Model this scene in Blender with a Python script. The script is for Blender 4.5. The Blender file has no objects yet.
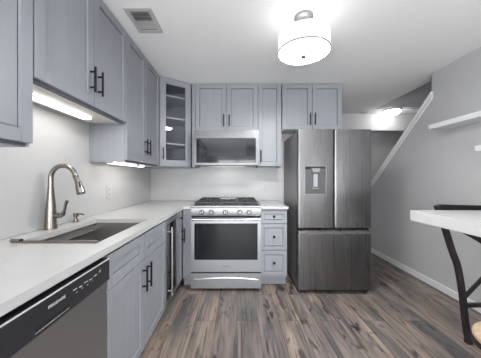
import bpy, bmesh, math
from mathutils import Vector, Matrix
C = bpy.context.scene.collection
PI = math.pi
sc = bpy.context.scene

# ------------------------------------------------------------------ camera, world, light, exposure
cam = bpy.data.cameras.new('camera'); camo = bpy.data.objects.new('camera', cam); C.objects.link(camo)
camo.location = (0, 0, 1.235); camo.rotation_euler = (PI/2, 0, 0)
cam.sensor_width = 36; cam.lens = 230/481*36; cam.shift_x = 3.5/481; cam.shift_y = -1/481
cam.clip_start = .05
sc.camera = camo
w = bpy.data.worlds.new('world'); sc.world = w; w.use_nodes = True
w.node_tree.nodes['Background'].inputs[0].default_value = (.9, .95, 1, 1)
w.node_tree.nodes['Background'].inputs[1].default_value = 1.0
vs = sc.view_settings
vs.view_transform = 'Standard'; vs.look = 'None'; vs.exposure = 1.93; vs.gamma = 1; vs.use_curve_mapping = False
sc.cycles.use_denoising = True
sc.cycles.max_bounces = 10; sc.cycles.diffuse_bounces = 6; sc.cycles.glossy_bounces = 5
sc.cycles.transmission_bounces = 8; sc.cycles.sample_clamp_indirect = 6

XR_ = 2.24; HU_ = 4.9
def area(name, loc, rot, sx, sy, e, col=(1, 1, 1), spread=PI):
    l = bpy.data.lights.new(name, 'AREA'); l.shape = 'RECTANGLE'; l.size = sx; l.size_y = sy
    l.energy = e; l.color = col; l.spread = spread
    o = bpy.data.objects.new(name, l); C.objects.link(o); o.location = loc; o.rotation_euler = rot
    return o
area('patio_daylight', (0, -2.98, 1.06), (PI/2+.5, 0, 0), 1.46, 2.0, 32, (.97, .985, 1))
area('side_fill_light', (XR_-.02, -1.6, 1.45), (PI/2+.5, 0, PI/2), 1.6, 1.4, 12, (.97, .985, 1))  # added fill at an invented right window, for left cabinets and floor
area('side_fill_light', (-1.23+.02, -1.6, 1.45), (PI/2+.6, 0, -PI/2), 1.6, 1.4, 46, (.97, .985, 1))  # added fill at an invented left window, lifts the right wall
# real fixture lamps; the stairwell and backsplash fills are added
def point(name, loc, e, r, col=(1, 1, 1)):
    l = bpy.data.lights.new(name, 'POINT'); l.energy = e; l.shadow_soft_size = r; l.color = col
    o = bpy.data.objects.new(name, l); C.objects.link(o); o.location = loc
    return o
point('drum_lamp_light', (.5, 1.72, 2.24), .35, .03, (1, .99, .97))
area('stairwell_fill', (2.95, 2.2, HU_-.05), (0, 0, 0), .5, 1.2, 2, (.97, .985, 1))  # made-up source overhead, brightens the dark stairwell
area('cabinet_strip_light', (-1.05, 1.38, 1.655), (0, .1, 0), .05, .62, .35, (1, .97, .93))
area('cabinet_strip_light', (-1.06, 2.23, 1.345), (0, .1, 0), .04, .5, .2, (1, .95, .9))

area('splash_fill_light', (-.133, 3.14, 1.383), (-.5, 0, 0), .5, .05, .14, (1, .97, .94))  # added fill to brighten the backsplash behind the range
# ------------------------------------------------------------------ materials
def mat(name, col, rough=.5, metal=0, coat=0, spec=.5):
    m = bpy.data.materials.new(name); m.use_nodes = True
    b = m.node_tree.nodes['Principled BSDF']
    b.inputs['Base Color'].default_value = (*col, 1); b.inputs['Roughness'].default_value = rough
    b.inputs['Metallic'].default_value = metal; b.inputs['Coat Weight'].default_value = coat
    b.inputs['Specular IOR Level'].default_value = spec
    return m
def N(m, t): return m.node_tree.nodes.new(t)
def L(m, a, b): m.node_tree.links.new(a, b)
def bsdf(m): return m.node_tree.nodes['Principled BSDF']
def noise(m, scale_vec, scale=1, detail=4, rough=.5, dist=0, coords='Object'):
    tc = N(m, 'ShaderNodeTexCoord'); mp = N(m, 'ShaderNodeMapping'); n = N(m, 'ShaderNodeTexNoise')
    mp.inputs['Scale'].default_value = scale_vec
    L(m, tc.outputs[coords], mp.inputs[0]); L(m, mp.outputs[0], n.inputs['Vector'])
    n.inputs['Scale'].default_value = scale; n.inputs['Detail'].default_value = detail
    n.inputs['Roughness'].default_value = rough; n.inputs['Distortion'].default_value = dist
    return n
def ramp(m, src, stops):
    r = N(m, 'ShaderNodeValToRGB'); L(m, src, r.inputs[0])
    e = r.color_ramp.elements
    while len(e) > len(stops): e.remove(e[-1])
    while len(e) < len(stops): e.new(1)
    for i, (p, c) in enumerate(stops):
        e[i].position = p; e[i].color = (*c, 1) if len(c) == 3 else c
    return r
def vary(m, col, amt, sv, scale=1, detail=4):
    n = noise(m, sv, scale, detail)
    lo = tuple(c*(1-amt) for c in col); hi = tuple(min(1, c*(1+amt)) for c in col)
    r = ramp(m, n.outputs['Fac'], [(.3, lo), (.7, hi)])
    L(m, r.outputs[0], bsdf(m).inputs['Base Color']); return n
def bump(m, src, strength, dist=.01):
    b = N(m, 'ShaderNodeBump'); b.inputs['Strength'].default_value = strength; b.inputs['Distance'].default_value = dist
    L(m, src, b.inputs['Height']); L(m, b.outputs[0], bsdf(m).inputs['Normal'])

M = {}
M['cab'] = mat('blue_grey_cabinet_paint', (.282, .296, .323), .38)
vary(M['cab'], (.282, .296, .323), .04, (14, 14, 1.2), 2)
M['cabside'] = M['cab']
M['gap_shade'] = mat('painted_gap_shade', (.11, .12, .14), .6)
M['under'] = mat('cabinet_underside_maple', (.74, .71, .67), .5); vary(M['under'], (.74, .71, .67), .06, (20, 2, 20), 2)
M['maple'] = mat('maple_edge', (.55, .36, .20), .5); vary(M['maple'], (.55, .36, .20), .1, (20, 2, 20), 2)
M['groove'] = mat('painted_groove_shade', (.07, .075, .09), .6)
M['shelf'] = mat('glass_cabinet_shelf', (.60, .62, .66), .4)
M['quartz'] = mat('white_quartz', (.50, .50, .50), .22); vary(M['quartz'], (.50, .50, .496), .02, (1, 1, 1), 9)
M['splash'] = mat('white_quartz_splash', (.47, .47, .472), .38); vary(M['splash'], (.47, .47, .472), .015, (1, 1, 1), 5)
M['wall'] = mat('grey_wall_paint', (.50, .50, .505), .75)
bump(M['wall'], noise(M['wall'], (1, 1, 1), 180, 2).outputs['Fac'], .12, .001)
M['lightwall'] = mat('light_wall_paint', (.56, .56, .565), .75)
M['ceil'] = mat('white_ceiling_paint', (.90, .90, .90), .85)
bump(M['ceil'], noise(M['ceil'], (1, 1, 1), 120, 3).outputs['Fac'], .15, .002)
M['trim'] = mat('white_trim_paint', (.74, .74, .745), .4)
M['white'] = mat('white_plastic', (.51, .51, .51), .35)
M['blackmetal'] = mat('black_metal', (.010, .010, .012), .5, 0, 0, .25)
M['bronze'] = mat('dark_bronze_steel', (.035, .028, .030), .38, .4); vary(M['bronze'], (.035, .028, .030), .3, (1, 1, 1), 12)
M['blackplastic'] = mat('black_plastic', (.022, .022, .026), .32)
M['blackglass'] = mat('black_glass', (.009, .011, .014), .05, 0, 0, .38)
M['grid'] = mat('cast_iron', (.03, .03, .03), .5)
M['dark'] = mat('dark_gap', (.01, .01, .01), .8)
M['ledgrey'] = mat('grey_print', (.6, .6, .6), .5)
M['darkprint'] = mat('dark_print', (.05, .05, .055), .5)
def steel(name, col, rough, sv, bs, scale=2.0, grain=(300, 300, 2)):
    m = mat(name, col, rough, 1)
    n = noise(m, sv, scale, 3, .55, .6)
    bump(m, n.outputs['Fac'], bs, .02)
    g = noise(m, grain, 1, 3)
    mr = N(m, 'ShaderNodeMapRange'); mr.inputs[3].default_value = rough-.06; mr.inputs[4].default_value = rough+.10
    L(m, g.outputs['Fac'], mr.inputs[0]); L(m, mr.outputs[0], bsdf(m).inputs['Roughness'])
    return m
M['steel'] = steel('brushed_stainless', (.35, .36, .375), .40, (3, 3, 1), .03)
M['fsteel'] = steel('fridge_stainless', (.20, .198, .20), .27, (5, 5, .7), .07, 1.6, (60, 60, .8))
M['fside'] = mat('fridge_side_grey', (.20, .20, .205), .4, .3)
M['dsteel'] = steel('dishwasher_stainless', (.44, .45, .46), .38, (2, 2, 1), .02, grain=(3, 200, 3))
M['sinksteel'] = steel('sink_stainless', (.36, .345, .33), .45, (2, 2, 2), .02)
M['nickel'] = mat('brushed_nickel', (.30, .27, .245), .26, 1)
M['chrome'] = mat('polished_chrome', (.75, .75, .76), .12, 1)
M['mwsteel'] = steel('microwave_stainless', (.165, .168, .172), .36, (3, 3, 1), .03, grain=(300, 300, 2))
M['knobsteel'] = mat('dark_knob_steel', (.22, .22, .225), .3, .9)
M['silver'] = mat('silver_edge', (.60, .60, .61), .25, .9)
M['wood'] = mat('light_wood_seat', (.55, .42, .29), .45); vary(M['wood'], (.55, .42, .29), .16, (3, 30, 3), 1.5)
def emis(name, col, e):
    m = mat(name, (.55, .55, .55), .6); b = bsdf(m)
    b.inputs['Emission Color'].default_value = (*col, 1); b.inputs['Emission Strength'].default_value = e
    return m
M['shade'] = emis('lit_fabric_shade', (1, .99, .98), .2)
M['diffuser'] = emis('lit_diffuser', (1, 1, 1), 26)
M['dome'] = emis('lit_dome', (1, .99, .97), 4.6)
M['led'] = emis('lit_strip', (1, .97, .93), 1.6)
def glass(name, col=(1, 1, 1), a=.12):
    m = bpy.data.materials.new(name); m.use_nodes = True; nt = m.node_tree; nt.nodes.clear()
    o = nt.nodes.new('ShaderNodeOutputMaterial'); t = nt.nodes.new('ShaderNodeBsdfTransparent'); g = nt.nodes.new('ShaderNodeBsdfGlossy')
    mx = nt.nodes.new('ShaderNodeMixShader'); fr = nt.nodes.new('ShaderNodeFresnel'); fr.inputs[0].default_value = 1.45
    t.inputs[0].default_value = (*col, 1); g.inputs['Roughness'].default_value = .03
    nt.links.new(fr.outputs[0], mx.inputs[0]); nt.links.new(t.outputs[0], mx.inputs[1]); nt.links.new(g.outputs[0], mx.inputs[2])
    nt.links.new(mx.outputs[0], o.inputs[0]); return m
M['glass'] = glass('clear_glass', (.88, .89, .91))
M['smoke'] = glass('smoked_glass', (.42, .44, .48))

def floor_mat():
    m = mat('grey_brown_vinyl_planks', (.2, .18, .17), .42)
    tc = N(m, 'ShaderNodeTexCoord'); sp = N(m, 'ShaderNodeSeparateXYZ'); cb = N(m, 'ShaderNodeCombineXYZ')
    L(m, tc.outputs['Object'], sp.inputs[0]); L(m, sp.outputs[1], cb.inputs[0]); L(m, sp.outputs[0], cb.inputs[1])
    br = N(m, 'ShaderNodeTexBrick'); br.offset = .37; br.offset_frequency = 2; br.squash = 1
    L(m, cb.outputs[0], br.inputs['Vector'])
    for k, v in (('Scale', 1), ('Mortar Size', .0018), ('Mortar Smooth', .1), ('Bias', 0), ('Brick Width', 1.22), ('Row Height', .182)):
        br.inputs[k].default_value = v
    br.inputs['Color1'].default_value = (0, 0, 0, 1); br.inputs['Color2'].default_value = (1, 1, 1, 1); br.inputs['Mortar'].default_value = (.5, .5, .5, 1)
    # offset the grain per plank
    sc_ = N(m, 'ShaderNodeVectorMath'); sc_.operation = 'SCALE'; sc_.inputs['Scale'].default_value = 17.3
    L(m, br.outputs['Color'], sc_.inputs[0])
    ad = N(m, 'ShaderNodeVectorMath'); ad.operation = 'ADD'; L(m, cb.outputs[0], ad.inputs[0]); L(m, sc_.outputs[0], ad.inputs[1])
    def nz(sv, scale, det, rg, dist):
        mp = N(m, 'ShaderNodeMapping'); mp.inputs['Scale'].default_value = sv; L(m, ad.outputs[0], mp.inputs[0])
        n = N(m, 'ShaderNodeTexNoise'); n.inputs['Scale'].default_value = scale; n.inputs['Detail'].default_value = det
        n.inputs['Roughness'].default_value = rg; n.inputs['Distortion'].default_value = dist; L(m, mp.outputs[0], n.inputs['Vector']); return n
    a = nz((1.3, 9, 1), 1.0, 3, .5, .5)         # broad tone: brown to slate
    g = nz((2.2, 55, 1), 1.0, 5, .65, .4)       # grain
    k = nz((2.6, 8, 1), 1.3, 2, .5, 1.2)        # dark knots
    ra = ramp(m, a.outputs['Fac'], [(.32, (.145, .140, .145)), (.43, (.225, .205, .195)), (.55, (.33, .275, .242)), (.72, (.44, .375, .33))])
    rg = ramp(m, g.outputs['Fac'], [(.32, (.36, .36, .385)), (.52, (1, 1, 1)), (.75, (1.0, 1.0, 1.0))])
    rk = ramp(m, k.outputs['Fac'], [(.29, (.20, .20, .23)), (.42, (1, 1, 1))])
    rb = ramp(m, br.outputs['Color'], [(0, (.56, .56, .585)), (.5, (.75, .725, .70)), (1, (.95, .86, .79))])
    def mul(x, y):
        q = N(m, 'ShaderNodeMix'); q.data_type = 'RGBA'; q.blend_type = 'MULTIPLY'; q.inputs[0].default_value = 1
        L(m, x, q.inputs[6]); L(m, y, q.inputs[7]); return q.outputs[2]
    c = mul(mul(mul(ra.outputs[0], rg.outputs[0]), rk.outputs[0]), rb.outputs[0])
    q = N(m, 'ShaderNodeMix'); q.data_type = 'RGBA'; L(m, br.outputs['Fac'], q.inputs[0]); L(m, c, q.inputs[6]); q.inputs[7].default_value = (.05, .05, .05, 1)
    L(m, q.outputs[2], bsdf(m).inputs['Base Color'])
    bump(m, g.outputs['Fac'], .12, .003)
    return m
M['floor'] = floor_mat()

# ------------------------------------------------------------------ mesh helpers
class MB:
    def __init__(s): s.bm = bmesh.new()
    def box(s, x0, x1, y0, y1, z0, z1, bev=0.0, mtx=None):
        t = bmesh.new(); bmesh.ops.create_cube(t, size=1)
        for v in t.verts:
            v.co = Vector((x0+(v.co.x+.5)*(x1-x0), y0+(v.co.y+.5)*(y1-y0), z0+(v.co.z+.5)*(z1-z0)))
        if bev: bmesh.ops.bevel(t, geom=t.edges[:], offset=bev, segments=2, affect='EDGES', clamp_overlap=True)
        return s._add(t, mtx)
    def _add(s, t, mtx=None):
        if mtx is not None: bmesh.ops.transform(t, matrix=mtx, verts=t.verts[:])
        me = bpy.data.meshes.new('t'); t.to_mesh(me); t.free(); s.bm.from_mesh(me); bpy.data.meshes.remove(me); return s
    def prism(s, pts, axis, a, b):
        """pts: 2D polygon; extruded along axis 'x','y','z' from a to b"""
        t = bmesh.new()
        def P(p, q):
            return {'x': (q, p[0], p[1]), 'y': (p[0], q, p[1]), 'z': (p[0], p[1], q)}[axis]
        A = [t.verts.new(P(p, a)) for p in pts]; B = [t.verts.new(P(p, b)) for p in pts]
        t.faces.new(A); t.faces.new(B[::-1])
        n = len(pts)
        for i in range(n): t.faces.new((A[i], B[i], B[(i+1) % n], A[(i+1) % n]))
        bmesh.ops.recalc_face_normals(t, faces=t.faces[:])
        return s._add(t)
    def lathe(s, prof, c=(0, 0, 0), seg=32, mtx=None, closed=True):
        t = bmesh.new(); rings = []
        for r, z in prof:
            if r < 1e-6: rings.append([t.verts.new((0, 0, z))])
            else: rings.append([t.verts.new((r*math.cos(2*PI*i/seg), r*math.sin(2*PI*i/seg), z)) for i in range(seg)])
        for a, b in zip(rings, rings[1:]):
            for i in range(seg):
                j = (i+1) % seg
                if len(a) == 1 and len(b) > 1: t.faces.new((a[0], b[i], b[j]))
                elif len(b) == 1 and len(a) > 1: t.faces.new((a[i], b[0], a[j]))
                elif len(a) > 1: t.faces.new((a[i], b[i], b[j], a[j]))
        bmesh.ops.recalc_face_normals(t, faces=t.faces[:])
        mm = Matrix.Translation(c)
        if mtx is not None: mm = mm @ mtx
        return s._add(t, mm)
    def tube(s, pts, r, seg=12, caps=True, flat=1.0):
        """sweep along pts; r number or list; flat scales the 2nd axis"""
        pts = [Vector(p) for p in pts]; n = len(pts)
        rs = r if isinstance(r, (list, tuple)) else [r]*n
        t = bmesh.new(); rings = []; up = None
        for i, p in enumerate(pts):
            d = (pts[min(i+1, n-1)]-pts[max(i-1, 0)]).normalized()
            if up is None:
                up = Vector((0, 0, 1)) if abs(d.z) < .9 else Vector((0, 1, 0))
            x = d.cross(up).normalized(); y = x.cross(d).normalized(); up = y
            rings.append([t.verts.new(p+(x*math.cos(2*PI*k/seg)+y*flat*math.sin(2*PI*k/seg))*rs[i]) for k in range(seg)])
        for a, b in zip(rings, rings[1:]):
            for k in range(seg): t.faces.new((a[k], a[(k+1) % seg], b[(k+1) % seg], b[k]))
        if caps: t.faces.new(rings[0][::-1]); t.faces.new(rings[-1])
        bmesh.ops.recalc_face_normals(t, faces=t.faces[:])
        return s._add(t)
    def cyl(s, p0, p1, r, seg=20): return s.tube([p0, p1], r, seg)
    def build(s, name, m, parent=None, smooth=True):
        me = bpy.data.meshes.new(name); s.bm.to_mesh(me); s.bm.free()
        me.materials.append(M[m] if isinstance(m, str) else m)
        if getattr(s, 'groove', 0):      # recess shade round the door panel is painted into the groove
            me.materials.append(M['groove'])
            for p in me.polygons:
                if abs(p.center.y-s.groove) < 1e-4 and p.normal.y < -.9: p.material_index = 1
        if smooth:
            for p in me.polygons: p.use_smooth = True
            try: me.set_sharp_from_angle(angle=math.radians(35))
            except Exception: pass
        o = bpy.data.objects.new(name, me); C.objects.link(o)
        if parent: o.parent = parent
        return o
def struct(o): o['kind'] = 'structure'; return o
def thing(name, label, cat, loc=(0, 0, 0), rz=0, group=None):
    o = bpy.data.objects.new(name, None); o.empty_display_size = .1; C.objects.link(o)
    o.location = loc; o.rotation_euler = (0, 0, rz); o['label'] = label; o['category'] = cat
    if group: o['group'] = group
    return o
def tag(o, label, cat, group=None):
    o['label'] = label; o['category'] = cat
    if group: o['group'] = group
    return o
def text(name, s, size, m, parent, loc, rot, ext=.0004, sx=1.0):
    cu = bpy.data.curves.new(name, 'FONT'); cu.body = s; cu.size = size; cu.extrude = ext; cu.align_x = 'CENTER'; cu.align_y = 'CENTER'
    t = bpy.data.objects.new('tmp', cu); C.objects.link(t)
    dg = bpy.context.evaluated_depsgraph_get(); me = bpy.data.meshes.new_from_object(t.evaluated_get(dg))
    bpy.data.objects.remove(t); me.materials.clear(); me.materials.append(M[m])
    o = bpy.data.objects.new(name, me); C.objects.link(o); o.parent = parent; o.location = loc; o.rotation_euler = rot; o.scale = (sx, 1, 1)
    return o

# key dimensions
XL = -1.23; YB = 3.25; XR = 2.24; HC = 2.44; YR = -3.0
XH = 3.3; YF = 4.31; YO = 3.92; XO = 2.415; HU = 4.9

# ------------------------------------------------------------------ structure
struct(MB().box(XL-.12, XH+.12, YR-.12, 5.2, -.1, 0).build('floor', 'floor', smooth=False))
cm = MB().prism([(XL-.12, YR-.12), (XO, YR-.12), (XO, YO+.1), (XH+.12, YO+.1), (XH+.12, 5.2), (XL-.12, 5.2)], 'z', HC, HC+.28)
struct(cm.build('ceiling', 'ceil', smooth=False))
struct(MB().box(XL-.12, XL, YR-.12, YB+.12, 0, HC).build('wall_left', 'wall', smooth=False))
struct(MB().box(XL, 1.45, YB, YB+.12, 0, HC).build('wall_back', 'wall', smooth=False))
def capz(y): return 2.214-.888*(y-2.648)
wr = MB().prism([(YR-.12, 0), (YF, 0), (YF, capz(YF)-.03), (2.642, capz(2.642)-.03), (2.642, HC), (YR-.12, HC)], 'x', XR, XR+.12)
struct(wr.build('wall_right', 'wall', smooth=False))
# rear wall with a glazed patio door; the two side windows are invented for extra light
rw = MB().box(XL, -.75, YR-.12, YR, 0, HC).box(.75, XR, YR-.12, YR, 0, HC).box(-.75, .75, YR-.12, YR, 2.08, HC)
struct(rw.build('wall_rear', 'lightwall', smooth=False))
f = MB()
for a, b, c, d in ((-.75, -.69, .0, 2.08), (.69, .75, .0, 2.08), (-.035, .035, .08, 2.02), (-.69, .69, 0, .08), (-.69, .69, 2.02, 2.08)): f.box(a, b, -2.955, -2.90, c, d)
for k in range(13): f.box(-.63+k*.105-.004, -.63+k*.105+.004, -2.955, -2.93, .08, 2.02)
struct(f.build('window_1', 'trim', smooth=False))
f = MB()
for a, b, c, d in ((-2.45, -2.39, .70, 2.2), (-.81, -.75, .70, 2.2), (-1.63, -1.57, .76, 2.14), (-2.39, -.81, .70, .76), (-2.39, -.81, 2.14, 2.2)): f.box(XR-.07, XR-.03, a, b, c, d)
struct(f.build('added_window_2', 'trim', smooth=False))  # invented frame around the right fill light
f = MB()
for a, b, c, d in ((-2.45, -2.39, .70, 2.2), (-.81, -.75, .70, 2.2), (-1.63, -1.57, .76, 2.14), (-2.39, -.81, .70, .76), (-2.39, -.81, 2.14, 2.2)): f.box(XL+.03, XL+.07, a, b, c, d)
struct(f.build('added_window_3', 'trim', smooth=False))  # invented frame around the left fill light
# hall behind the kitchen
hf = MB().box(.6, 1.7, YF, YF+.1, 0, HC).box(1.7, XH, YF, YF+.1, 2.125, HC).box(3.2, XH, YF, YF+.1, 0, 2.125)
struct(hf.build('wall_hall', 'lightwall', smooth=False))
struct(MB().box(1.6, XH, 4.58, 4.68, 0, HC).build('wall_far', 'wall', smooth=False))
struct(MB().box(.5, .6, YB+.12, 5.2, 0, HC).build('wall_hall_left', 'lightwall', smooth=False))
struct(MB().box(XH, XH+.12, YR, 5.1, 0, HU).build('wall_stair_side', 'wall', smooth=False))
struct(MB().box(XO+.001, XH, YO-.012, YO+.1, HC+.0, HU).build('wall_stair_end', 'wall', smooth=False))
struct(MB().box(XO-.1, XO+.012, YR, YO-.012, HC+.28, HU).build('wall_stair_left', 'wall', smooth=False))
struct(MB().box(XR+.12, XH, YR-.12, YR, 0, HU).build('wall_stair_rear', 'wall', smooth=False))
struct(MB().box(XO-.1, XH+.12, YR-.12, YO+.1, HU, HU+.1).build('ceiling_stair', 'ceil', smooth=False))
# white sloping cap on the stair knee wall
def slope(y0, y1, t0, t1): return [(y0, capz(y0)+t0), (y1, capz(y1)+t0), (y1, capz(y1)+t1), (y0, capz(y0)+t1)]
tr = MB().prism(slope(2.632, YF-.003, -.032, 0), 'x', XR-.022, XR+.14)
tr.prism(slope(2.632, YF-.003, -.085, -.032), 'x', XR-.014, XR-.001)
struct(tr.build('trim_1', 'trim', smooth=False))
bb = MB().prism([(XR-.013, 0), (XR, 0), (XR, .072), (XR-.008, .072), (XR-.013, .064)], 'y', YR, YF)
struct(bb.build('baseboard_right', 'trim', smooth=False))
struct(MB().box(XL, -.76, YR, YR+.014, 0, .1).box(.76, XR-.014, YR, YR+.014, 0, .1).build('baseboard_rear', 'trim', smooth=False))
struct(MB().box(XL, XL+.014, YR+.014, -.17, 0, .1).build('baseboard_left', 'trim', smooth=False))

# ------------------------------------------------------------------ cabinet builders (local: x width, front faces -y)
RL = PI/2
def shaker(x0, x1, z0, z1, st=.057, th=.020, rec=.0115, glass_=False):
    b = MB()
    b.box(x0, x0+st, -th, -.001, z0, z1, .0012); b.box(x1-st, x1, -th, -.001, z0, z1, .0012)
    b.box(x0+st-.0005, x1-st+.0005, -th, -.001, z0, z0+st, .0012); b.box(x0+st-.0005, x1-st+.0005, -th, -.001, z1-st, z1, .0012)
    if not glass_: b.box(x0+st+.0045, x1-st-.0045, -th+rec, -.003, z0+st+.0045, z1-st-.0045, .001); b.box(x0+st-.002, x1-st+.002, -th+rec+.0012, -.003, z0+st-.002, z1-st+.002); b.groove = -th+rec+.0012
    return b
def bar_handle(x, zc, ln=.157, horiz=False, parent=None, th=.020):
    b = MB(); r = .0068; off = -th-.032
    b.cyl((x, off, zc-ln/2), (x, off, zc+ln/2), r, 12)
    for s in (-1, 1): b.cyl((x, -th+.001, zc+s*ln*.31), (x, off, zc+s*ln*.31), r*.85, 10)
    return b.build('handle', 'blackmetal', parent)
def knob(x, z, parent, th=.02):
    b = MB(); m = Matrix.Rotation(PI/2, 4, 'X')
    b.lathe([(.0, 0), (.006, 0), (.006, .014), (.014, .019), (.015, .026), (.010, .030), (0, .031)], (x, -th+.001, z), 20, m)
    return b.build('knob', 'blackmetal', parent)
def carcass(t, w, d, z0, z1, open_front=False, bottom=True):
    b = MB()
    b.box(0, w, 0, d, z0+(.016 if bottom else 0), z1, .001)
    if bottom: b.box(0, .016, 0, d, z0, z0+.0165); b.box(w-.016, w, 0, d, z0, z0+.0165)
    o = b.build('body', 'cab', t)
    if bottom:
        MB().box(.0165, w-.0165, .002, .02, z0+.001, z0+.0158).build('bottom_rail', 'gap_shade', t)  # recessed strip painted dark, giving a shadow line below the doors
        u = MB().box(.017, w-.017, .021, d-.001, z0+.012, z0+.0158).build('bottom_panel', 'under', t)
        u['label'] = 'pale maple underside panel'
    return o

G = .003
# --- left wall cabinets
UD = .303; UX = XL+UD+.002
def left_upper(name, label, y0, y1, z0, z1, doors, handles, group=None):
    t = thing(name, label, 'cabinet', (UX, y0+.001, 0), RL, group)
    w_ = y1-y0-.002
    carcass(t, w_, UD, z0, z1-.002)
    for (a, b), hx in zip(doors, handles):
        d = shaker(a+G, b-G, z0+.016, z1-.010).build('door', 'cab', t)
        if hx is not None: bar_handle(hx, z0+.016+.155, .155, parent=d)
    return t
left_upper('wall_cabinet', 'nearest grey wall cabinet hanging low over the counter left of the raised cabinet', .10, 1.025, 1.372, HC, [(0, .46), (.46, .923)], [None, None], 'left wall cabinets')
wl = 1.892-1.025
left_upper('wall_cabinet', 'short raised blue-grey double-door wall cabinet above the sink', 1.025, 1.892, 1.672, HC, [(0, wl/2-.001), (wl/2-.001, wl-.002)], [wl/2-.04, wl/2+.038], 'left wall cabinets')
wl = 2.69-1.892
left_upper('wall_cabinet', 'tall blue-grey double-door wall cabinet between the sink cabinet and the glass corner cabinet', 1.892, 2.69, 1.368, HC, [(0, wl/2-.005), (wl/2-.005, wl-.002)], [wl/2-.04, wl/2+.034], 'left wall cabinets')

# --- diagonal corner cabinet with glass door
A = Vector((-.905, 2.692)); B = Vector((-.583, 2.925)); dv = B-A; ang = math.atan2(dv.y, dv.x); wd = dv.length
t = thing('corner_wall_cabinet', 'diagonal corner wall cabinet with glass door and white-edged shelves', 'cabinet', (A.x, A.y, 0), ang)
nrm = Vector((math.cos(ang+PI/2), math.sin(ang+PI/2)))
def to_local(x, y):
    d = Vector((x, y))-A; return (d.x*math.cos(ang)+d.y*math.sin(ang), -d.x*math.sin(ang)+d.y*math.cos(ang))
foot = [(0.0, .022), (wd, .022)] + [to_local(x, y) for x, y in ((-.577, YB-.002), (XL+.002, YB-.002), (XL+.002, 2.694), (-.93, 2.694))]
cz0, cz1 = 1.368, HC-.002
cb_ = MB()
cb_.prism(foot, 'z', cz0, cz0+.018); cb_.prism(foot, 'z', cz1-.018, cz1)
ins = [(foot[i], foot[(i+1) % len(foot)]) for i in range(1, len(foot)-1)]
for p, q in ins:
    p = Vector(p); q = Vector(q); d = (q-p).normalized(); n = Vector((-d.y, d.x))*.014
    cb_.prism([tuple(p), tuple(q), tuple(q+n), tuple(p+n)], 'z', cz0+.018, cz1-.018)
cb_.box(0, .05, .022, .040, cz0+.018, cz1-.018); cb_.box(wd-.05, wd, .022, .040, cz0+.018, cz1-.018)
cb_.box(.05, wd-.05, .022, .040, cz0+.018, cz0+.05); cb_.box(.05, wd-.05, .022, .040, cz1-.05, cz1-.018)
cb_.build('body', 'cab', t)
sm = Vector((.5*wd, .20))
for z in (1.645, 1.96, 2.225):
    inner = [(x+(sm.x-x)*.07, y+(sm.y-y)*.07) for x, y in foot]
    MB().prism(inner, 'z', z, z+.018).build('shelf', 'shelf', t)
dr = shaker(.004, wd-.004, cz0+.012, cz1-.006, .072, glass_=True)
dr.bm.transform(Matrix.Translation((0, .020, 0)))
dr = dr.build('door', 'cab', t)
MB().box(.075, wd-.075, .008, .012, cz0+.080, cz1-.066).build('glass_pane', 'glass', dr)
hb = MB(); 
hb.cyl((.035, -.030, 1.455), (.035, -.030, 1.60), .0055, 12)
for z in (1.485, 1.57): hb.cyl((.035, .001, z), (.035, -.030, z), .0048, 10)
hb.build('handle', 'blackmetal', dr)

# --- back wall cabinets
def back_upper(name, label, x0, x1, z0, z1, doors, handles, zoff=.016, hl=.15):
    t = thing(name, label, 'cabinet', (x0+.001, 2.945, 0), 0, 'back wall cabinets')
    carcass(t, x1-x0-.002, .303, z0, z1-.002)
    for (a, b), hx in zip(doors, handles):
        d = shaker(a+G, b-G, z0+zoff, z1-.010, .055).build('door', 'cab', t)
        if hx is not None: bar_handle(hx, z0+zoff+.05+hl/2, hl, parent=d)
    return t
tag(MB().box(-.575, -.536, 2.935, 3.24, 1.372, HC-.002, .001).build('cabinet_filler', 'cab'), 'narrow blue-grey filler strip between glass corner cabinet and microwave cabinet', 'cabinet filler')
back_upper('wall_cabinet', 'short double-door wall cabinet directly above the microwave', -.534, .267, 1.822, HC, [(0, .3995), (.3995, .799)], [.365, .434], .014)
back_upper('wall_cabinet', 'narrow single-door wall cabinet right of the microwave', .267, .567, 1.372, HC, [(0, .298)], [.035], .014)
back_upper('wall_cabinet', 'double-door wall cabinet above the refrigerator', .575, 1.34, 1.842, HC, [(0, .3815), (.3815, .763)], [.35, .413], .014)

# ------------------------------------------------------------------ backsplash, outlets
tag(MB().box(XL+.0005, XL+.012, -.14, YB-.001, .917, 1.6845).build('backsplash', 'splash', smooth=False), 'white stone backsplash slab on the wall behind sink and faucet', 'backsplash', 'backsplash slabs')
tag(MB().box(XL+.0125, .60, YB-.012, YB-.0005, .917, 1.80).build('backsplash', 'splash', smooth=False), 'white stone backsplash slab on the wall behind the range', 'backsplash', 'backsplash slabs')
def outlet(loc, rz, w_, h_, lab, horiz=False):
    t = thing('wall_outlet', lab, 'outlet', loc, rz, 'wall outlets')
    MB().box(-w_/2, w_/2, -.006, 0, -h_/2, h_/2, .002).build('cover_plate', 'white', t)
    if horiz:
        for s in (-.25, .25):
            b = MB().box(s*w_-.018, s*w_+.018, -.009, -.005, -.03, .03, .002).build('socket' if s < 0 else 'switch', 'white', t)
            if s < 0:
                q = MB()
                for dz in (-.014, .014): q.box(s*w_-.007, s*w_-.004, -.0095, -.0085, dz-.004, dz+.004); q.box(s*w_+.004, s*w_+.007, -.0095, -.0085, dz-.004, dz+.004)
                q.build('slot', 'dark', b)
    else:
        for s in (-1, 1):
            b = MB().box(-.018, .018, -.009, -.005, s*.026-.018, s*.026+.018, .003).build('socket', 'white', t)
            MB().box(-.008, -.005, -.0095, -.0085, s*.026-.006, s*.026+.006).box(.005, .008, -.0095, -.0085, s*.026-.006, s*.026+.006).build('slot', 'dark', b)
    return t
outlet((XL+.0125, 2.19, 1.106), RL, .085, .125, 'white outlet on the left backsplash near the faucet')
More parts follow.
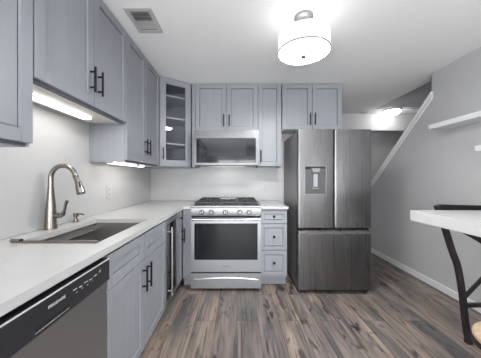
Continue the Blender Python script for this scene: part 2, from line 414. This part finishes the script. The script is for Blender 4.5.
outlet((-.843, YB-.0125, 1.11), 0, .13, .11, 'white double outlet and switch plate on the back wall left of the range', True)
outlet((.42, YB-.0125, 1.09), 0, .075, .05, 'small white plate on the back wall right of the range', True)

# ------------------------------------------------------------------ base cabinets left run
BX = -.635
def left_base(label, y0, y1, toe=.10):
    t = thing('base_cabinet', label, 'cabinet', (BX, y0+.001, 0), RL, 'left base cabinets')
    w_ = y1-y0-.002
    MB().box(0, w_, 0, .590, toe, .862, .001).box(0, w_, .03, .59, .861, .8835).box(0, w_, .06, .59, 0, toe).build('body', 'cab', t)
    return t, w_
def left_base_hollow(label, y0, y1, toe=.10):
    t = thing('base_cabinet', label, 'cabinet', (BX, y0+.001, 0), RL, 'left base cabinets')
    w_ = y1-y0-.002; b = MB()
    b.box(0, .018, 0, .59, toe, .862); b.box(w_-.018, w_, 0, .59, toe, .862); b.box(.018, w_-.018, .578, .59, toe, .878); b.box(0, w_, .03, .045, .84, .8835)
    b.box(.018, w_-.018, 0, .578, toe, toe+.018); b.box(0, w_, .06, .075, 0, toe); b.box(.018, w_-.018, 0, .018, .118, .862)
    b.build('body', 'cab', t); return t, w_
t, w_ = left_base('grey base cabinet at the near end of the counter before the dishwasher', -.14, .475)
d = shaker(G, w_-G, .105, .868).build('door', 'cab', t); bar_handle(w_-.04, .58, .165, parent=d)
t, w_ = left_base_hollow('blue-grey double-door base cabinet with false drawers below the sink', 1.087, 1.975)
for a, b in ((0, w_/2), (w_/2, w_)):
    shaker(a+G, b-G, .696, .866, .052).build('drawer_front', 'cab', t)
    d = shaker(a+G, b-G, .105, .690).build('door', 'cab', t)
    bar_handle(w_/2-.036 if a == 0 else w_/2+.036, .582, .165, parent=d)
t, w_ = left_base('narrow base cabinet in the corner between beverage cooler and range', 2.377, 2.60)
d = shaker(G, .190, .730, .868, .04).build('drawer_front', 'cab', t); knob(.1, .80, d)
d = shaker(G, .190, .105, .722, .045).build('door', 'cab', t); bar_handle(.165, .60, .15, parent=d)
# blank front panel of the blind corner, facing the room
tag(MB().box(-.612, -.506, 2.601, 2.62, .10, .878, .001).box(-.612, -.506, 2.66, 2.675, 0, .10).build('corner_filler_panel', 'cab'), 'plain blue-grey filler panel closing the corner left of the range', 'cabinet filler')

# dishwasher
t = thing('dishwasher', 'stainless dishwasher with black control panel under the counter', 'dishwasher', (BX, .478, 0), RL)
w_ = 1.084-.478
MB().box(0, w_, .004, .57, .10, .872, .002).build('tub', 'dark', t)
MB().box(0, w_, .05, .07, 0, .10).build('toe_kick', 'blackplastic', t)
MB().box(.003, w_-.003, -.022, .003, .105, .752, .003).build('door', 'dsteel', t)
cp = MB().prism([(.003, .751), (-.026, .751), (-.034, .760), (-.034, .845), (-.030, .857), (.003, .857)], 'x', .002, w_-.001).build('control_panel', 'blackplastic', t)
MB().box(.004, w_-.003, -.0355, -.030, .8545, .8585, .0005).build('panel_trim', 'ledgrey', cp)
hs = MB().box(.205, .345, -.0348, -.033, .772, .786).build('handle_recess', 'dark', cp)
MB().box(.205, .345, -.0365, -.033, .768, .7725, .001).build('handle_lip', 'silver', cp)
text('brand_lettering', 'FRIGIDAIRE', .0145, 'ledgrey', cp, (.291, -.0342, .821), (PI/2, 0, 0), .0004)
for i, s in enumerate(('Cycle', 'Heat', 'Delay', 'Rinse', 'Start')):
    text('button_lettering', s, .0085, 'ledgrey', cp, (.375+i*.031, -.0342, .822-(i % 2)*.004), (PI/2, 0, 0), .0003)
for i in range(4): MB().box(.381+i*.031, .389+i*.031, -.0346, -.0338, .806, .8075).build('indicator_mark', 'ledgrey', cp)
text('start_symbol', 'O', .016, 'ledgrey', cp, (.53, -.0342, .827), (PI/2, 0, 0), .0004)

# beverage cooler
t = thing('beverage_cooler', 'narrow undercounter beverage cooler with dark glass door and long steel bar handle', 'cooler', (BX, 1.977, 0), RL)
w_ = .398
b = MB(); b.box(0, .02, .002, .57, .10, .872); b.box(w_-.02, w_, .002, .57, .10, .872); b.box(.02, w_-.02, .55, .57, .10, .872); b.box(.02, w_-.02, .002, .55, .85, .872); b.box(.02, w_-.02, .002, .55, .10, .13)
b.build('cabinet', 'blackplastic', t)
MB().box(0, w_, .045, .06, 0, .10).build('toe_grille', 'blackplastic', t)
b = MB()
for a, c, z0, z1 in ((.002, .030, .11, .868), (w_-.030, w_-.002, .11, .868), (.030, w_-.030, .11, .15), (.030, w_-.030, .825, .868)): b.box(a, c, -.024, -.001, z0, z1, .001)
d = b.build('door', 'steel', t)
MB().box(.029, w_-.029, -.018, -.012, .149, .826).build('glass_pane', 'smoke', d)
b = MB().cyl((.055, -.062, .20), (.055, -.062, .80), .009, 14)
for z in (.24, .76): b.cyl((.055, -.022, z), (.055, -.062, z), .007, 12)
b.build('handle', 'silver', d)
for z in (.26, .40, .54, .68):
    b = MB()
    for k in range(9): b.cyl((.03+k*.042, .03, z), (.03+k*.042, .54, z), .0025, 6)
    s_ = b.build('rack', 'silver', t)
    MB().box(.022, w_-.022, .015, .03, z-.014, z+.014, .002).build('rack_front', 'maple', s_)

# ------------------------------------------------------------------ countertops with sink cut-out
SX0, SX1, SY0, SY1 = -1.10, -.690, 1.125, 1.792
ct = MB(); z0, z1 = .884, .915; XF = -.598; YC = 2.572
ct.box(XL+.001, SX0, -.14, YB-.001, z0, z1)
ct.box(SX0, SX1, -.14, SY0, z0, z1); ct.box(SX0, SX1, SY1, YB-.001, z0, z1)
ct.box(SX1, XF, -.14, YC+.04, z0, z1)
ct.prism([(SX1, YC+.04), (XF, YC+.04), (XF, YC), (-.520, YC+.02), (-.5065, YC+.02), (-.5065, YB-.001), (SX1, YB-.001)], 'z', z0, z1)
bmesh.ops.remove_doubles(ct.bm, verts=ct.bm.verts[:], dist=1e-5)
tag(ct.build('countertop', 'quartz', smooth=False), 'long white quartz countertop with sink cut-out running along the left wall', 'countertop', 'counter slabs')
tag(MB().box(.268, .578, 2.575, YB-.001, z0, z1, .003).build('countertop', 'quartz'), 'short white quartz countertop on the drawer cabinet right of the range', 'countertop', 'counter slabs')

# sink: undermount basin
t = thing('kitchen_sink', 'undermount stainless steel sink basin in the white counter', 'sink', ((SX0+SX1)/2, (SY0+SY1)/2, .66))
hx = (SX1-SX0)/2+.006; hy = (SY1-SY0)/2+.006
b = MB(); th = .003; D = .218
b.box(-hx, hx, -hy, hy, 0, th)
b.box(-hx-th, -hx, -hy, hy, 0, D); b.box(hx, hx+th, -hy, hy, 0, D); b.box(-hx, hx, -hy-th, -hy, 0, D); b.box(-hx, hx, hy, hy+th, 0, D)
b.build('basin', 'sinksteel', t)
MB().box(-hx+.001, -hx+.030, -hy+.001, hy-.001, D-.040, D-.034, .001).build('ledge', 'silver', t)
MB().lathe([(0, .004), (.045, .004), (.05, .0065), (.028, .007), (.024, .0045), (0, .0045)], (0, 0, 0), 24).build('drain', 'chrome', t)
# steel rail across the near end
t = thing('sink_rail', 'steel rack rail lying across the near end of the sink', 'sink rack', ((SX0+SX1)/2, SY0+.01, z1))
MB().box(-.215, .205, -.010, .014, .0005, .010, .003).build('bar', 'nickel', t)
MB().cyl((-.222, .002, .011), (-.175, .002, .011), .009, 14).build('end_cap', 'nickel', t)
MB().cyl((-.176, .002, .0115), (-.168, .002, .0115), .0085, 14).build('ring', 'dark', t)

# faucet
FX, FY = -1.168, 1.443
t = thing('faucet', 'tall brushed nickel gooseneck pull-down faucet behind the sink', 'faucet', (FX, FY, z1))
MB().lathe([(0, 0), (.034, 0), (.034, .008), (.0325, .02), (.031, .07), (.027, .14), (.021, .20), (.0165, .255), (.015, .27), (0, .27)], (0, 0, 0), 28).build('body', 'nickel', t)
pts = [(0, 0, .255)]
R = .082
for k in range(17):
    a = PI-k*PI*.93/16
    pts.append((R+R*math.cos(a), -.012*k/16, .315+R*math.sin(a)))
e0 = Vector(pts[-1]); dd = (Vector(pts[-1])-Vector(pts[-2])).normalized()
MB().tube(pts, [.0158]+[.0142]*15+[.0138]*2, 16).build('gooseneck', 'nickel', t)
h0 = e0; h1 = e0+dd*.035+Vector((.006, 0, 0)); h2 = e0+Vector((.040, -.006, -.105))
hd = MB().tube([h0, h0*.5+h1*.5, h1, h1*.4+h2*.6, h2], [.0145, .0155, .017, .0225, .0245], 18).build('spray_head', 'nickel', t)
MB().tube([h0+dd*.001, h0+dd*.005], .0160, 18).build('joint_ring', 'dark', hd)
MB().tube([h2, h2+(h2-h1).normalized()*.007], .0215, 18).build('nozzle', 'blackplastic', hd)
bt0 = h1+Vector((.017, -.012, -.005))
MB().tube([bt0, bt0+Vector((.012, -.006, -.03))], .006, 10).build('spray_button', 'blackplastic', hd)
lv = MB().cyl((.02, 0, .085), (.064, -.004, .085), .0165, 18).build('valve_stem', 'nickel', t)
MB().tube([(.062, -.004, .083), (.078, -.005, .092), (.090, -.006, .12), (.098, -.007, .155), (.108, -.008, .178)], [.015, .014, .0085, .0085, .0105], 12).build('lever', 'nickel', t)
# soap dispenser
t = thing('soap_dispenser', 'small nickel soap dispenser on the counter beside the faucet', 'soap dispenser', (-1.17, 1.67, z1))
MB().lathe([(0, 0), (.024, 0), (.024, .005), (.015, .010), (.013, .022), (.0, .022)], (0, 0, 0), 20).build('base', 'nickel', t)
MB().lathe([(0, .021), (.010, .021), (.010, .038), (.017, .042), (.018, .062), (.015, .066), (0, .066)], (0, 0, 0), 20).build('pump', 'nickel', t)
MB().tube([(.010, 0, .056), (.045, -.004, .060), (.062, -.006, .053)], [.007, .006, .005], 10).build('spout', 'nickel', t)

# ------------------------------------------------------------------ under-cabinet lights
def strip(lab, x, y0, y1, z, grp='under-cabinet light bars', hw=.03):
    t = thing('under_cabinet_light', lab, 'light', (x, (y0+y1)/2, z), 0, grp)
    h = (y1-y0)/2
    MB().box(-hw, hw, -h, h, -.018, -.0005, .002).build('housing', 'white', t)
    MB().prism([(-hw+.004, -.019), (hw-.004, -.019), (hw+.002, -.010), (hw+.002, -.004), (hw, -.004), (hw-.006, -.0183), (-hw+.004, -.0183)], 'y', -h+.01, h-.01).build('diffuser', 'led', t)
strip('long lit light bar under the raised cabinet above the sink', -1.10, 1.05, 1.70, 1.6835)
strip('lit light bar under the tall cabinet left of the glass corner cabinet', -1.10, 1.98, 2.46, 1.3795)
strip('shortest lit light bar under the tall cabinet, farthest from the sink', -1.10, 2.52, 2.66, 1.3795)

# ------------------------------------------------------------------ range
t = thing('gas_range', 'stainless steel slide-in gas range with five knobs and glass oven door', 'range', (-.120, 2.51, 0))
hw = .382
MB().box(-hw, hw, .03, .72, .03, .915, .002).build('body', 'steel', t)
for sx in (-.34, .34):
    for y in (.08, .66): MB().cyl((sx, y, 0), (sx, y, .032), .018, 12).build('foot', 'blackplastic', t)
ctp = MB().prism([(-.004, .905), (-.008, .915), (-.004, .930), (.02, .932), (.725, .932), (.725, .905)], 'x', -hw-.002, hw+.002).build('cooktop', 'steel', t)
MB().box(-.345, .345, .055, .66, .9315, .935).build('burner_tray', 'blackplastic', ctp)
cp = MB().prism([(.03, .822), (-.006, .822), (-.010, .83), (-.004, .905), (.03, .905)], 'x', -hw, hw).build('control_panel', 'steel', t)
for kx in (-.262, -.158, -.005, .151, .251):
    rot = Matrix.Rotation(PI/2, 4, 'X')
    k_ = MB().lathe([(0, -.002), (.029, -.002), (.029, .004), (.023, .006), (.0215, .030), (.017, .034), (0, .034)], (kx, -.008, .864), 24, rot).build('knob', 'knobsteel', cp)
    MB().box(kx-.0035, kx+.0035, -.050, -.040, .846, .882, .002).build('grip', 'blackplastic', k_)
# oven door
b = MB()
b.box(-hw+.001, -hw+.038, -.012, .028, .214, .800, .002); b.box(hw-.038, hw-.001, -.012, .028, .214, .800, .002)
b.box(-hw+.038, hw-.038, -.012, .028, .214, .345, .001); b.box(-hw+.038, hw-.038, -.012, .028, .742, .800, .001)
d = b.build('oven_door', 'steel', t)
MB().box(-hw+.037, hw-.037, -.009, .02, .344, .743).build('window', 'blackglass', d)
b = MB(); zz = .790
b.tube([(-.365+.0, -.058, zz), (.365, -.058, zz)], .0115, 14, flat=1.2)
for s in (-1, 1): b.box(s*.345-.014, s*.345+.014, -.058, -.010, zz-.011, zz+.011, .003)
b.build('handle', 'silver', d)
text('brand_lettering', 'Whirlpool', .0165, 'darkprint', d, (.0, -.0125, .278), (PI/2, 0, 0), .0004)
MB().box(-hw+.002, hw-.002, .012, .03, .805, .821).build('vent_gap', 'dark', t)
MB().box(-hw+.002, hw-.002, .006, .03, .199, .213).build('drawer_gap', 'dark', t)
dw = MB().box(-hw+.001, hw-.001, -.010, .029, .034, .198, .003).build('storage_drawer', 'steel', t)
b = MB()
n = 17; P = []
for i in range(n):
    u = -1+2*i/(n-1); P.append((u*.35, .162-.022*(u*u)+.006))
for i in range(n-1):
    (xa, za), (xb, zb_) = P[i], P[i+1]
b.tube([(x, -.0105, z-.018) for x, z in P], .010, 8, flat=1.0)
b.build('drawer_grip', 'silver', dw)
# grates
for gi, (gx0, gx1) in enumerate(((-.355, -.125), (-.120, .120), (.125, .355))):
    g = MB(); y0g, y1g = .06, .655; zt = .968; r = .0065
    for y in (y0g, y1g): g.box(gx0, gx1, y-.007, y+.007, zt-.018, zt, .003)
    for x in (gx0+.007, gx1-.007): g.box(x-.007, x+.007, y0g, y1g, zt-.018, zt, .003)
    g.box(gx0, gx1, .35, .364, zt-.018, zt, .003)
    cx = (gx0+gx1)/2
    for cy in (.205, .51):
        g.box(cx-.006, cx+.006, cy-.14, cy-.03, zt-.014, zt, .002); g.box(cx-.006, cx+.006, cy+.03, cy+.14, zt-.014, zt, .002)
        g.box(gx0+.01, cx-.03, cy-.006, cy+.006, zt-.014, zt, .002); g.box(cx+.03, gx1-.01, cy-.006, cy+.006, zt-.014, zt, .002)
    for x in (gx0+.01, gx1-.01):
        for y in (y0g, y1g, .357): g.box(x-.007, x+.007, y-.007, y+.007, .934, zt-.01, .001)
    g.build('grate', 'grid', t)
for bx, by, br_ in ((-.24, .205, .045), (-.24, .51, .035), (.24, .205, .045), (.24, .51, .035), (0, .205, .05)):
    q = MB().lathe([(0, .934), (br_+.012, .934), (br_+.010, .942), (br_, .944), (br_, .952), (br_-.006, .956), (0, .956)], (bx, by, 0), 24).build('burner', 'grid', t)
gd = MB().box(-.095, .105, .40, .64, .969, .977, .003).build('griddle_plate', 'steel', t)

# ------------------------------------------------------------------ microwave
t = thing('microwave', 'stainless over-the-range microwave with black glass door under the wall cabinet', 'microwave', (-.133, 2.80, 0))
hw = .397
MB().box(-hw, hw, .03, .43, 1.395, 1.819, .002).build('body', 'steel', t)
b = MB()
b.box(-hw, -hw+.034, 0, .029, 1.393, 1.815, .003); b.box(hw-.034, hw, 0, .029, 1.393, 1.815, .003)
b.box(-hw+.033, hw-.033, 0, .029, 1.393, 1.42, .002); b.box(-hw+.033, hw-.033, 0, .029, 1.722, 1.815, .002)
fr_ = b.build('front_frame', 'mwsteel', t)
d = MB().box(-hw+.033, hw-.033, .004, .028, 1.419, 1.723).build('door', 'blackglass', t)
M['mwwin'] = mat('microwave_window', (.03, .032, .036), .10, 0, 0, .3)
MB().box(-.235, .245, .002, .0045, 1.505, 1.712, .0005).build('window', 'mwwin', d)
text('brand_lettering', 'Whirlpool', .015, 'darkprint', fr_, (.02, -.0005, 1.785), (PI/2, 0, 0), .0004)
b = MB(); b.box(-hw+.015, -hw+.075, .05, .12, 1.372, 1.396, .002); b.box(hw-.075, hw-.015, .05, .12, 1.372, 1.396, .002)
b.box(-hw+.09, hw-.09, .04, .30, 1.385, 1.396)
b.build('vent_filter', 'blackplastic', t)
MB().box(-.05, .05, .33, .37, 1.390, 1.396, .001).build('added_cooktop_glow', 'led', t)  # made-up glowing plate that goes with the backsplash fill

# ------------------------------------------------------------------ drawer base cabinet
t = thing('drawer_cabinet', 'blue-grey three-drawer base cabinet between range and refrigerator', 'cabinet', (.268, 2.62, 0))
w_ = .298
MB().box(0, w_, 0, .62, .105, .864, .001).box(0, w_, .03, .62, .863, .8835).box(0, w_, .065, .62, 0, .105).build('body', 'cab', t)
for a, b_ in ((.722, .872), (.424, .714), (.134, .416)):
    d = shaker(.002, w_-.002, a, b_, .040).build('drawer', 'cab', t); knob(w_/2, (a+b_)/2+.005, d)

# ------------------------------------------------------------------ refrigerator
FX0, FX1, FZ = .644, 1.432, 2.44
t = thing('refrigerator', 'stainless french-door refrigerator with ice dispenser and bottom freezer drawer', 'refrigerator', ((FX0+FX1)/2, FZ, 0))
hw = (FX1-FX0)/2
MB().box(-hw+.008, hw-.008, .075, .755, .045, 1.742, .004).build('cabinet', 'fside', t)
for sx in (-1, 1):
    MB().box(sx*(hw-.06)-.03, sx*(hw-.06)+.03, .035, .11, 0, .045, .004).build('foot', 'blackplastic', t)
    MB().cyl((sx*(hw-.06), .70, 0), (sx*(hw-.06), .70, .046), .02, 12).build('foot', 'blackplastic', t)
MB().box(-hw+.01, hw-.01, .045, .078, .015, .05).build('base_grille', 'dark', t)
def fdoor(name, x0, x1, z0, z1, r=.018, th=.068):
    pr = [(x0, th)]
    for k in range(7): a = PI+k*PI/12; pr.append((x0+r+r*math.cos(a), r+r*math.sin(a)))
    for k in range(7): a = 1.5*PI+k*PI/12; pr.append((x1-r+r*math.cos(a), r+r*math.sin(a)))
    pr.append((x1, th))
    return MB().prism(pr, 'z', z0, z1)
mid = (334.5-237)/230*FZ-(FX0+FX1)/2
dl = fdoor('door', -hw, mid-.003, .706, 1.752).build('door', 'fsteel', t)
MB().box(mid-.010, mid-.004, .0, .004, .712, 1.746, .001).build('edge_strip', 'dark', dl)
drr = fdoor('door', mid+.003, hw, .706, 1.752).build('door', 'fsteel', t)
MB().box(mid+.0035, mid+.010, -.0015, .004, .712, 1.746, .001).build('edge_strip', 'silver', drr)
fd = fdoor('freezer', -hw, hw, .048, .640).build('freezer_drawer', 'fsteel', t)
MB().prism([(.068, .640), (.030, .640), (.0, .640), (.006, .650), (.034, .688), (.068, .690)], 'x', -hw+.012, hw-.012).build('pocket_handle', 'fsteel', fd)
MB().box(-hw+.006, hw-.006, .06, .076, .05, 1.73).build('gasket', 'dark', t)
MB().box(-hw+.004, -hw+.016, .069, .075, .10, .68, .002).build('hinge_cover', 'silver', t)
# dispenser
cx0 = (304.2-237)/230*FZ-(FX0+FX1)/2; cx1 = (326.5-237)/230*FZ-(FX0+FX1)/2
zt, zb = 1.367, 1.057
b = MB(); fw = .010
b.box(cx0, cx0+fw, -.004, .002, zb, zt, .002); b.box(cx1-fw, cx1, -.004, .002, zb, zt, .002); b.box(cx0+fw, cx1-fw, -.004, .002, zb, zb+fw, .002); b.box(cx0+fw, cx1-fw, -.004, .002, zt-fw, zt, .002)
ds = b.build('dispenser', 'knobsteel', dl)
M['dispin'] = mat('dispenser_cavity', (.07, .072, .075), .35, .3)
MB().box(cx0+fw, cx1-fw, -.0025, .001, zb+fw, zt-fw).build('cavity', 'dispin', ds)
MB().box(cx0+fw, cx1-fw, -.0035, -.002, zt-fw-.028, zt-fw).build('control_display', 'blackglass', ds)
cc = (cx0+cx1)/2
MB().prism([(cc-.045, zt-.03), (cc+.045, zt-.03), (cc+.032, zt-.072), (cc-.032, zt-.072)], 'y', -.022, -.002).build('chute', 'fside', ds)
MB().prism([(cc-.034, zt-.072), (cc+.034, zt-.072), (cc+.028, zt-.088), (cc-.028, zt-.088)], 'y', -.018, -.002).build('nozzle', 'blackplastic', ds)
MB().box(cc-.022, cc+.022, -.010, -.002, zb+.085, zt-.088, .003).build('paddle', 'steel', ds)
MB().box(cc-.034, cc+.034, -.016, -.002, zb+.062, zb+.074, .002).build('drip_tray', 'fside', ds)

# ------------------------------------------------------------------ ceiling things
t = thing('ceiling_drum_light', 'lit white drum ceiling light with small metal finial', 'ceiling light', (.497, 1.715, HC))
MB().lathe([(0, -.001), (.068, -.001), (.068, -.016), (.060, -.022), (.012, -.024), (.012, -.155), (0, -.155)], (0, 0, 0), 28).build('canopy', 'steel', t)
b = MB().lathe([(.186, -0.2660), (.187, -0.2660), (.187, -.145), (.186, -.145), (.186, -0.2660)], (0, 0, 0), 56); b.build('shade', 'shade', t)
b = MB().lathe([(.183, -0.2720), (.190, -0.2720), (.190, -0.2620), (.1875, -0.2620), (.1875, -0.2665), (.183, -0.2665), (.183, -0.2720)], (0, 0, 0), 56).build('shade_rim', 'fside', t)
MB().lathe([(0, -0.2800), (.10, -0.2770), (.16, -0.2690), (.185, -0.2625), (.185, -0.2600), (0, -0.2600)], (0, 0, 0), 48).build('diffuser', 'diffuser', t)
MB().lathe([(0, -.312), (.016, -.309), (.021, -.300), (.016, -0.2780), (0, -0.2780)], (0, 0, 0), 16).build('finial', 'blackmetal', t)
MB().lathe([(0, -0.2500), (.1855, -0.2500), (.1855, -0.2530), (0, -0.2530)], (0, 0, 0), 48).build('light_block_disc', 'white', t)  # hidden disc, added to keep diffuser light off the ceiling
b = MB()
for k in range(3):
    a = k*2*PI/3; b.cyl((0, 0, -.150), (.186*math.cos(a), .186*math.sin(a), -.150), .003, 8)
b.build('spider', 'silver', t)
t = thing('hall_dome_light', 'lit white dome light on the hall ceiling beyond the refrigerator', 'ceiling light', (2.745, 4.08, HC))
MB().lathe([(0, -.001), (.145, -.001), (.145, -.018), (.135, -.022), (0, -.022)], (0, 0, 0), 36).build('base', 'white', t)
MB().lathe([(.134, -.022), (.128, -.045), (.10, -.075), (.05, -.095), (0, -.10)], (0, 0, 0), 36).build('dome', 'dome', t)
t = thing('smoke_detector', 'round white smoke detector on the ceiling left of the hall dome light', 'smoke detector', (2.30, 4.15, HC))
MB().lathe([(0, -.001), (.066, -.001), (.066, -.014), (.060, -.030), (.045, -.036), (0, -.036)], (0, 0, 0), 28).build('case', 'white', t)
MB().lathe([(.022, -.0361), (.026, -.0361), (.026, -.038), (.022, -.038), (.022, -.0361)], (0, 0, 0), 20).build('ring', 'ledgrey', t)
t = thing('ceiling_vent', 'white two-way air vent in the ceiling above the left cabinets', 'vent', (-.709, 1.765, HC))
b = MB(); a, c = .100, .14; ia, ic = .067, .105
b.box(-a, a, -c, -ic, -.006, -.0005, .002); b.box(-a, a, ic, c, -.006, -.0005, .002); b.box(-a, -ia, -ic, ic, -.006, -.0005, .002); b.box(ia, a, -ic, ic, -.006, -.0005, .002)
b.box(-ia, ia, -.003, .003, -.006, -.0005)
b.build('frame', 'white', t)
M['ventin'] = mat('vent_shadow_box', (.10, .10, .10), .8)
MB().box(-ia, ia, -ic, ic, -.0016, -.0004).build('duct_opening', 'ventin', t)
for k in range(14):
    y = -ic+.008+k*(2*ic-.010)/14
    s = -1 if y < 0 else 1
    MB().prism([(y-s*.005, -.0020), (y-s*.004, -.0016), (y+s*.0055, -.0062), (y+s*.0045, -.0066)] if s < 0 else [(y-.006, -.0030), (y+.006, -.0020), (y+.006, -.0035), (y-.006, -.0045)], 'x', -ia, ia).build('louver', 'white', t)

# ------------------------------------------------------------------ right side: shelves, bar slab, chair, stool
def shelf(lab, y0, y1, zt):
    t = thing('floating_shelf', lab, 'shelf', (XR, y0, zt), 0, 'floating shelves')
    MB().box(-.20, -.001, 0, y1-y0, -.048, 0, .003).build('board', 'trim', t)
    MB().box(-.2035, -.2005, .0, y1-y0, -.026, -.002, .001).build('front_lip', 'trim', t)
shelf('longer white floating shelf higher on the right grey wall', .75, 2.45, 1.80)
shelf('lower white floating shelf low on the right wall at the picture edge', .60, 1.973, 1.512)
t = thing('bar_table', 'thick white quartz bar-height table slab against the right wall', 'table', (1.75, 1.2, 0))
MB().box(-.500, .488, -.60, .46, .931, 1.003, .0012).build('tabletop', 'quartz', t)
MB().box(.05, .15, -.49, -.39, .02, .931, .003).build('leg', 'bronze', t)
MB().box(-.10, .30, -.58, -.30, 0, .02, .004).build('foot', 'bronze', t)

t = thing('bar_chair', 'black metal cross-back bar chair with curved legs pushed behind the white table', 'chair', (1.955, 1.716, 0))
LP = [(1.492, 1.033), (1.552, .858), (1.602, .698), (1.647, .571), (1.679, .384), (1.692, .265), (1.712, .101), (1.727, .0)]
def smooth_pts(P, n=6):
    out = []
    for i in range(len(P)-1):
        p0 = P[max(i-1, 0)]; p1 = P[i]; p2 = P[i+1]; p3 = P[min(i+2, len(P)-1)]
        for k in range(n):
            u = k/n
            out.append(tuple(.5*((2*p1[j])+(-p0[j]+p2[j])*u+(2*p0[j]-5*p1[j]+4*p2[j]-p3[j])*u*u+(-p0[j]+3*p1[j]-3*p2[j]+p3[j])*u**3) for j in range(len(p1))))
    out.append(P[-1]); return out
def bar(pts, w, d):
    """rectangular bar swept in the local xz plane"""
    b = MB(); pp = [Vector((x, z)) for x, z in pts]; n = len(pp); Lp = []; Rp = []
    for i in range(n):
        dd = (pp[min(i+1, n-1)]-pp[max(i-1, 0)]).normalized(); nn = Vector((-dd.y, dd.x))*w/2
        Lp.append(tuple(pp[i]+nn)); Rp.append(tuple(pp[i]-nn))
    tt = bmesh.new()
    rows = []
    for i in range(n):
        rows.append([tt.verts.new((q[0], y, q[1])) for q, y in ((Lp[i], -d/2), (Rp[i], -d/2), (Rp[i], d/2), (Lp[i], d/2))])
    for a_, c_ in zip(rows, rows[1:]):
        for k in range(4): tt.faces.new((a_[k], a_[(k+1) % 4], c_[(k+1) % 4], c_[k]))
    tt.faces.new(rows[0][::-1]); tt.faces.new(rows[-1])
    bmesh.ops.recalc_face_normals(tt, faces=tt.faces[:])
    bmesh.ops.bevel(tt, geom=[e for e in tt.edges], offset=.002, segments=1, affect='EDGES', clamp_overlap=True)
    b._add(tt); return b
cx = 1.955
A1 = smooth_pts([(x-cx, max(z, .03)) for x, z in LP])
A2 = [(min(-x*.62+.02, .262), z) for x, z in A1]
for nm, PP in (('back_leg', A1), ('back_leg', A2)):
    lg = bar(PP, .036, .030).build(nm, 'bronze', t)
    MB().box(PP[-1][0]-.021, PP[-1][0]+.021, -.019, .019, 0, .045, .005).build('foot_cap', 'blackplastic', lg)
MB().prism([(A1[0][0]+.002, 1.012), (A1[0][0]+.022, 1.038), (.262, 1.018), (.262, .975), (A1[0][0]+.0, .985)], 'y', -.016, .016).build('top_rail', 'blackmetal', t)
def Xat(PP, z):
    return min(PP, key=lambda p: abs(p[1]-z))[0]
bar([(Xat(A1, .285)+.01, .286), (Xat(A2, .285)-.01, .292)], .030, .022).build('stretcher', 'bronze', t)
bar([(Xat(A1, .33), .335), (.015, .63), (Xat(A2, .9)-.01, .91)], .030, .012).build('brace', 'bronze', t)
bar([(Xat(A1, .93), .935), (-.13, .765), (.015, .645), (Xat(A2, .36), .36)], .038, .012).build('brace', 'bronze', t)
MB().box(-.10, .23, -.44, -.03, .66, .69, .012).build('seat', 'wood', t)
MB().box(-.09, .22, -.40, .0, .64, .66).build('seat_frame', 'bronze', t)
for x in (-.08, .21): MB().cyl((x, -.40, 0), (x, -.40, .65), .013, 12).build('front_leg', 'bronze', t)
t = thing('round_stool', 'low stool with round light wood seat and dark metal rim at the bottom right', 'stool', (1.395, 1.115, 0))
MB().lathe([(0, .398), (.172, .398), (.180, .408), (.180, .425), (.172, .434), (.15, .436), (0, .434)], (0, 0, 0), 48).build('seat', 'wood', t)
MB().lathe([(.166, .380), (.185, .380), (.185, .397), (.166, .397), (.166, .380)], (0, 0, 0), 48).build('metal_rim', 'bronze', t)
for k in range(4):
    a = PI/4+k*PI/2
    MB().tube([(.11*math.cos(a), .11*math.sin(a), .397), (.125*math.cos(a), .125*math.sin(a), .006)], .011, 10).build('leg', 'bronze', t)
MB().lathe([(.112, .155), (.126, .155), (.126, .169), (.112, .169), (.112, .155)], (0, 0, 0), 40).build('foot_ring', 'bronze', t)
